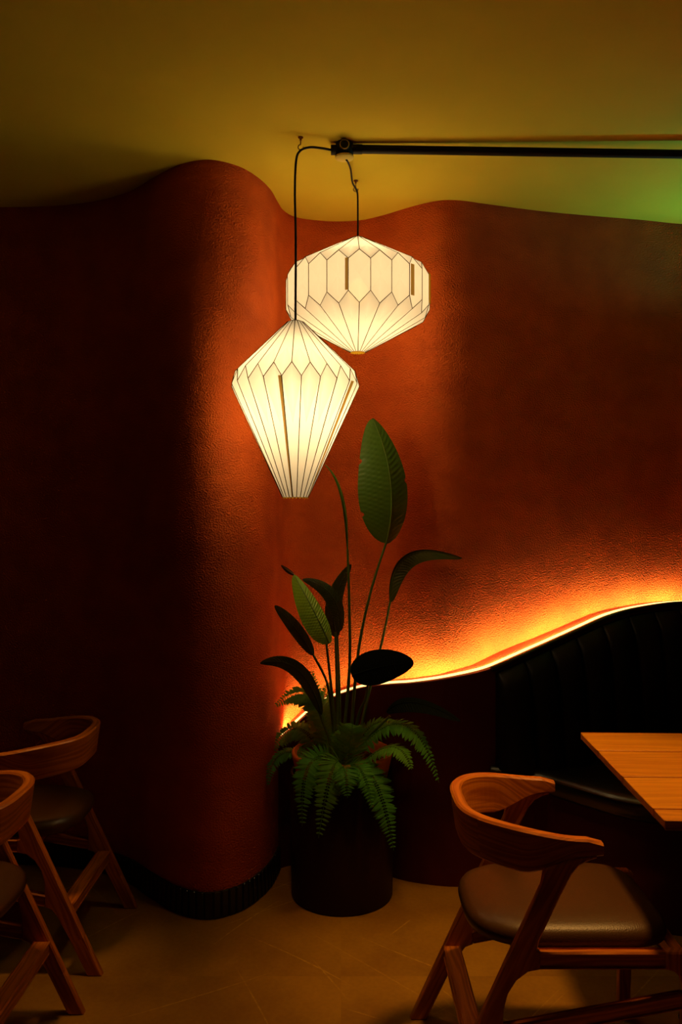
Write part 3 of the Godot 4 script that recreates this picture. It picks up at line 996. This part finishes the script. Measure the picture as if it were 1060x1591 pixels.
# ---------------------------------------------------------------- armchairs
func arm_chair(label: String) -> Node3D:
	# faces +x; the origin is on the floor under the middle of the seat
	var o := thing("armchair", label, "armchair", Vector3.ZERO, 0.0, "wooden armchairs with curved backrests")
	rng.seed = 7
	var st := begin()
	# curved rail: back and arms in one sweep
	var rings := []
	var n := 44
	var spine := []
	for i in n + 1:
		var t := -1.0 + 2.0 * i / n
		var a := t * PI / 2
		var c := cos(a)
		var s := sin(a)
		var x := 0.112 - 0.310 * pow(absf(c), 0.80)
		var z := 0.221 * signf(s) * pow(absf(s), 0.62)
		spine.append(Vector3(x, c, z))
	for i in n + 1:
		var p: Vector3 = spine[i]
		var t: Vector3 = spine[mini(i + 1, n)] - spine[maxi(i - 1, 0)]
		t.y = 0
		t = t.normalized()
		var out := Vector3(-t.z, 0, t.x)
		if out.dot(Vector3(p.x - 0.1, 0, p.z)) < 0: out = -out
		var f := clampf((0.112 - p.x) / 0.318, 0.0, 1.0)       # 0 at the arm tips, 1 at the back
		var top := 0.712 + 0.026 * smoothstep(0.1, 0.9, f)
		var low := top - lerpf(0.044, 0.108, smoothstep(0.12, 0.62, f))
		var half := lerpf(0.0137, 0.0155, f)
		if i == 0 or i == n:
			top -= 0.010
			low += 0.004
		var lean := 0.014 * f
		var ring := []
		var b := 0.005
		for q in [[half, low + b, 0.0], [half, top - b, 1.0], [half - b, top, 1.0], [-half + b, top, 1.0], [-half, top - b, 1.0], [-half, low + b, 0.0], [-half + b, low, 0.0], [half - b, low, 0.0]]:
			ring.append(Vector3(p.x, q[1], p.z) + out * (q[0] + lean * (q[2] - 0.5)))
		rings.append(ring)
	loft(st, rings, true, false)
	part("back_rail", done(st), M.chair_wood, o)
	for s in [-1.0, 1.0]:
		var z: float = s * 0.221
		# raking rear leg that flares into the arm and curves out into the rails
		grain_along = Vector3(0.44, 0.9, 0).normalized()
		st = begin()
		plate(st, PackedVector2Array([Vector2(-0.315, 0.0), Vector2(-0.268, 0.0), Vector2(-0.205, 0.128), Vector2(-0.170, 0.190), Vector2(-0.152, 0.214), Vector2(-0.130, 0.222), Vector2(-0.130, 0.262), Vector2(-0.129, 0.300), Vector2(-0.118, 0.340), Vector2(-0.098, 0.372), Vector2(-0.070, 0.393), Vector2(-0.040, 0.399), Vector2(-0.040, 0.441), Vector2(-0.048, 0.444), Vector2(-0.042, 0.470), Vector2(0.008, 0.575), Vector2(0.034, 0.626), Vector2(0.052, 0.648), Vector2(0.075, 0.660), Vector2(0.096, 0.6665), Vector2(0.096, 0.674), Vector2(0.050, 0.670), Vector2(0.020, 0.659), Vector2(0.0, 0.650), Vector2(-0.029, 0.641), Vector2(-0.031, 0.625), Vector2(-0.036, 0.600)]), z, 0.027, 0.004)
		part("rear_leg", done(st), M.chair_wood, o)
		grain_along = Vector3(0, 1, 0)
		st = begin()
		plate(st, PackedVector2Array([Vector2(0.300, 0.0), Vector2(0.333, 0.0), Vector2(0.348, 0.40), Vector2(0.345, 0.430), Vector2(0.330, 0.4405), Vector2(0.275, 0.4415), Vector2(0.262, 0.4415), Vector2(0.262, 0.399), Vector2(0.282, 0.394), Vector2(0.298, 0.380), Vector2(0.304, 0.360)]), z, 0.027, 0.004)
		part("front_leg", done(st), M.chair_wood, o)
		st = begin()
		bar(st, Vector3(-0.044, 0.420, z), Vector3(0.264, 0.420, z), Vector3(0, 0, 1), 0.027, 0.042, 0.004)
		part("side_rail", done(st), M.chair_wood, o)
		st = begin()
		bar(st, Vector3(-0.134, 0.241, z), Vector3(0.308, 0.322, z), Vector3(0, 0, 1), 0.025, 0.038, 0.004)
		part("side_stretcher", done(st), M.chair_wood, o)
	st = begin()
	bar(st, Vector3(-0.193, 0.205, -0.206), Vector3(-0.193, 0.205, 0.206), Vector3(1, 0, 0), 0.050, 0.042, 0.004)
	part("rear_stretcher", done(st), M.chair_wood, o)
	st = begin()
	bar(st, Vector3(0.300, 0.415, -0.206), Vector3(0.300, 0.415, 0.206), Vector3(1, 0, 0), 0.030, 0.045, 0.004)
	part("front_rail", done(st), M.chair_wood, o)
	st = begin()
	bar(st, Vector3(-0.075, 0.412, -0.206), Vector3(-0.075, 0.412, 0.206), Vector3(1, 0, 0), 0.030, 0.04, 0.004)
	part("back_seat_rail", done(st), M.chair_wood, o)
	# upholstered seat: a domed pad, rounded at the back
	st = begin()
	rings = []
	for q in [[0.86, 0.424], [0.93, 0.426], [0.985, 0.434], [1.0, 0.446], [0.992, 0.458], [0.965, 0.468], [0.91, 0.476], [0.82, 0.482], [0.65, 0.487], [0.40, 0.490], [0.02, 0.491]]:
		var ring := []
		for k in 72:
			var a := TAU * k / 72.0
			var c := cos(a)
			var sn := sin(a)
			var e := 0.42 if c > 0 else 0.62
			var x := 0.065 + (0.245 if c > 0 else 0.262) * signf(c) * pow(absf(c), e)
			var zz := 0.204 * signf(sn) * pow(absf(sn), e)
			ring.append(Vector3(0.065 + (x - 0.065) * q[0], q[1], zz * q[0]))
		rings.append(ring)
	loft(st, rings)
	part("seat", done(st), M.leather, o)
	return o


func armchairs() -> void:
	var c := arm_chair("wooden armchair with a curved backrest in the right foreground, tucked towards the table")
	c.position = Vector3(0.52, 0, -2.167)
	var spots := [[Vector3(-1.088, 0, -2.832), PI, "wooden armchair at the left edge, the farther one close to the wall"], [Vector3(-1.083, 0, -2.19), PI, "wooden armchair at the left edge, the nearer one cut off by the frame"]]
	for s in spots:
		var d: Node3D = c.duplicate()
		d.name = numbered("armchair")
		add_child(d)
		d.position = s[0]
		d.rotation.y = s[1]
		d.set_meta("label", s[2])


# ---------------------------------------------------------------- unseen lamps, placed to light the furniture, fern and ceiling
func unseen_ceiling_lamp(at: Vector3, target: Vector3, energy: float, angle: float, label: String) -> void:  # unseen ceiling lamp, placed and aimed for what it lights
	var o := thing("unseen_ceiling_lamp", label, "unseen_ceiling_lamp", at)
	var st := begin()
	lathe(st, [Vector2(0.045, 0.0), Vector2(0.058, -0.001), Vector2(0.058, -0.006), Vector2(0.046, -0.012), Vector2(0.040, -0.004), Vector2(0.040, 0.0)], 32)
	part("trim_ring", done(st), M.metal, o)
	st = begin()
	lathe(st, [Vector2(0.001, -0.003), Vector2(0.040, -0.003), Vector2(0.040, -0.0045), Vector2(0.001, -0.0045)], 32, Vector3.ZERO, true)
	part("lens_light", done(st), M.unseen_ceiling_lamp, o)
	var l := SpotLight3D.new()
	l.name = "unseen_lamp_beam"
	l.light_color = Color(1.0, 0.72, 0.36)
	l.light_energy = energy
	l.light_size = 0.10
	l.spot_range = 12.0
	l.spot_attenuation = 2.0
	l.spot_angle = angle
	l.spot_angle_attenuation = 0.8
	l.shadow_enabled = true
	o.add_child(l)
	l.position = Vector3(0, -0.05, 0)
	l.look_at_from_position(at + l.position, target, Vector3.RIGHT)


func unseen_uplight() -> void:  # unseen lamp, placed to turn the right end of the ceiling green
	var at := Vector3(2.15, 2.15, -3.50)
	var aim := Vector3(1.38, 2.8, -3.18)
	var o := thing("unseen_uplight", "unseen green lamp out of view at the right, placed to tint the ceiling corner", "wall light", at)
	var d := (aim - at).normalized()
	var st := begin()
	tube(st, [-d * 0.10, -d * 0.03, -d * 0.004], 0.055, -1.0, 24)
	tube(st, [-d * 0.07, Vector3(0, -0.06, -0.16)], 0.016, -1.0, 12)
	part("housing", done(st), M.metal, o)
	st = begin()
	tube(st, [-d * 0.004, d * 0.002], 0.048, -1.0, 24)
	part("lens_light", done(st), M.green_light, o)
	var l := SpotLight3D.new()
	l.name = "unseen_uplight_beam"
	l.light_color = Color(0.50, 1.0, 0.95)
	l.light_energy = green_energy
	l.light_size = 0.045
	l.spot_range = 12.0
	l.spot_attenuation = 2.0
	l.spot_angle = 38.0
	l.spot_angle_attenuation = 1.0
	l.shadow_enabled = true
	o.add_child(l)
	l.look_at_from_position(at + d * 0.05, aim, Vector3.BACK)


var lamp_color := Color(1.0, 0.84, 0.56)
var lamp_energy := 0.37
var led_energy := 0.62
var green_energy := 0.6


func _ready() -> void:
	rng.seed = 5
	var cam := Camera3D.new()
	cam.name = "camera"
	cam.fov = rad_to_deg(2.0 * atan(795.5 / 1250.0))
	cam.position = Vector3(0, 1.5, 0)
	cam.near = 0.05
	cam.far = 50.0
	add_child(cam)
	cam.current = true
	var we := WorldEnvironment.new()
	we.name = "environment"
	var env := Environment.new()
	env.background_mode = Environment.BG_COLOR
	env.background_color = Color(0.0, 0.0, 0.0)
	env.tonemap_mode = Environment.TONE_MAPPER_LINEAR
	env.tonemap_exposure = 1.0
	env.sdfgi_enabled = true
	env.ssao_enabled = true
	env.ssil_enabled = true
	we.environment = env
	add_child(we)

	materials()
	unseen_ceiling_lamp(Vector3(1.03, 2.8, -2.20), Vector3(0.68, 0.7, -2.30), 3.4, 22.0, "unseen ceiling lamp out of view, placed to light the table and right armchair")
	unseen_ceiling_lamp(Vector3(-1.22, 2.8, -2.45), Vector3(-1.05, 0.3, -2.38), 1.3, 14.0, "unseen ceiling lamp out of view, placed to light the left armchairs")

	unseen_ceiling_lamp(Vector3(-0.10, 2.8, -1.75), Vector3(0.06, 0.4, -2.80), 0.6, 13.0, "unseen ceiling lamp out of view, placed to light the fern and floor")

	slab("floor", Vector3(0, -0.1, -0.85), Vector3(5.9, 0.2, 7.0), M.concrete, "polished brown concrete floor with fine pale scratches", "floor")
	slab("ceiling", Vector3(0, floor_to_ceiling + 0.1, -0.85), Vector3(5.9, 0.2, 7.0), M.ceiling, "smooth ochre yellow painted ceiling", "ceiling")
	slab("wall_left", Vector3(-2.85, 1.4, -0.85), Vector3(0.2, 2.8, 7.0), M.room, "dark side wall at the left", "wall")
	slab("wall_right", Vector3(2.85, 1.4, -0.85), Vector3(0.2, 2.8, 7.0), M.room, "dark side wall at the right", "wall")
	slab("wall_front", Vector3(0, 1.4, 2.6), Vector3(5.9, 2.8, 0.2), M.room, "dark wall behind the viewer", "wall")
	wall_back()
	baseboard()
	var top := ledge()

	banquette(top)
	armchairs()
	table()
	planter()
	lanterns()
	conduit()
	bird_of_paradise()
	fern()
	led_strip(top)
	unseen_uplight()
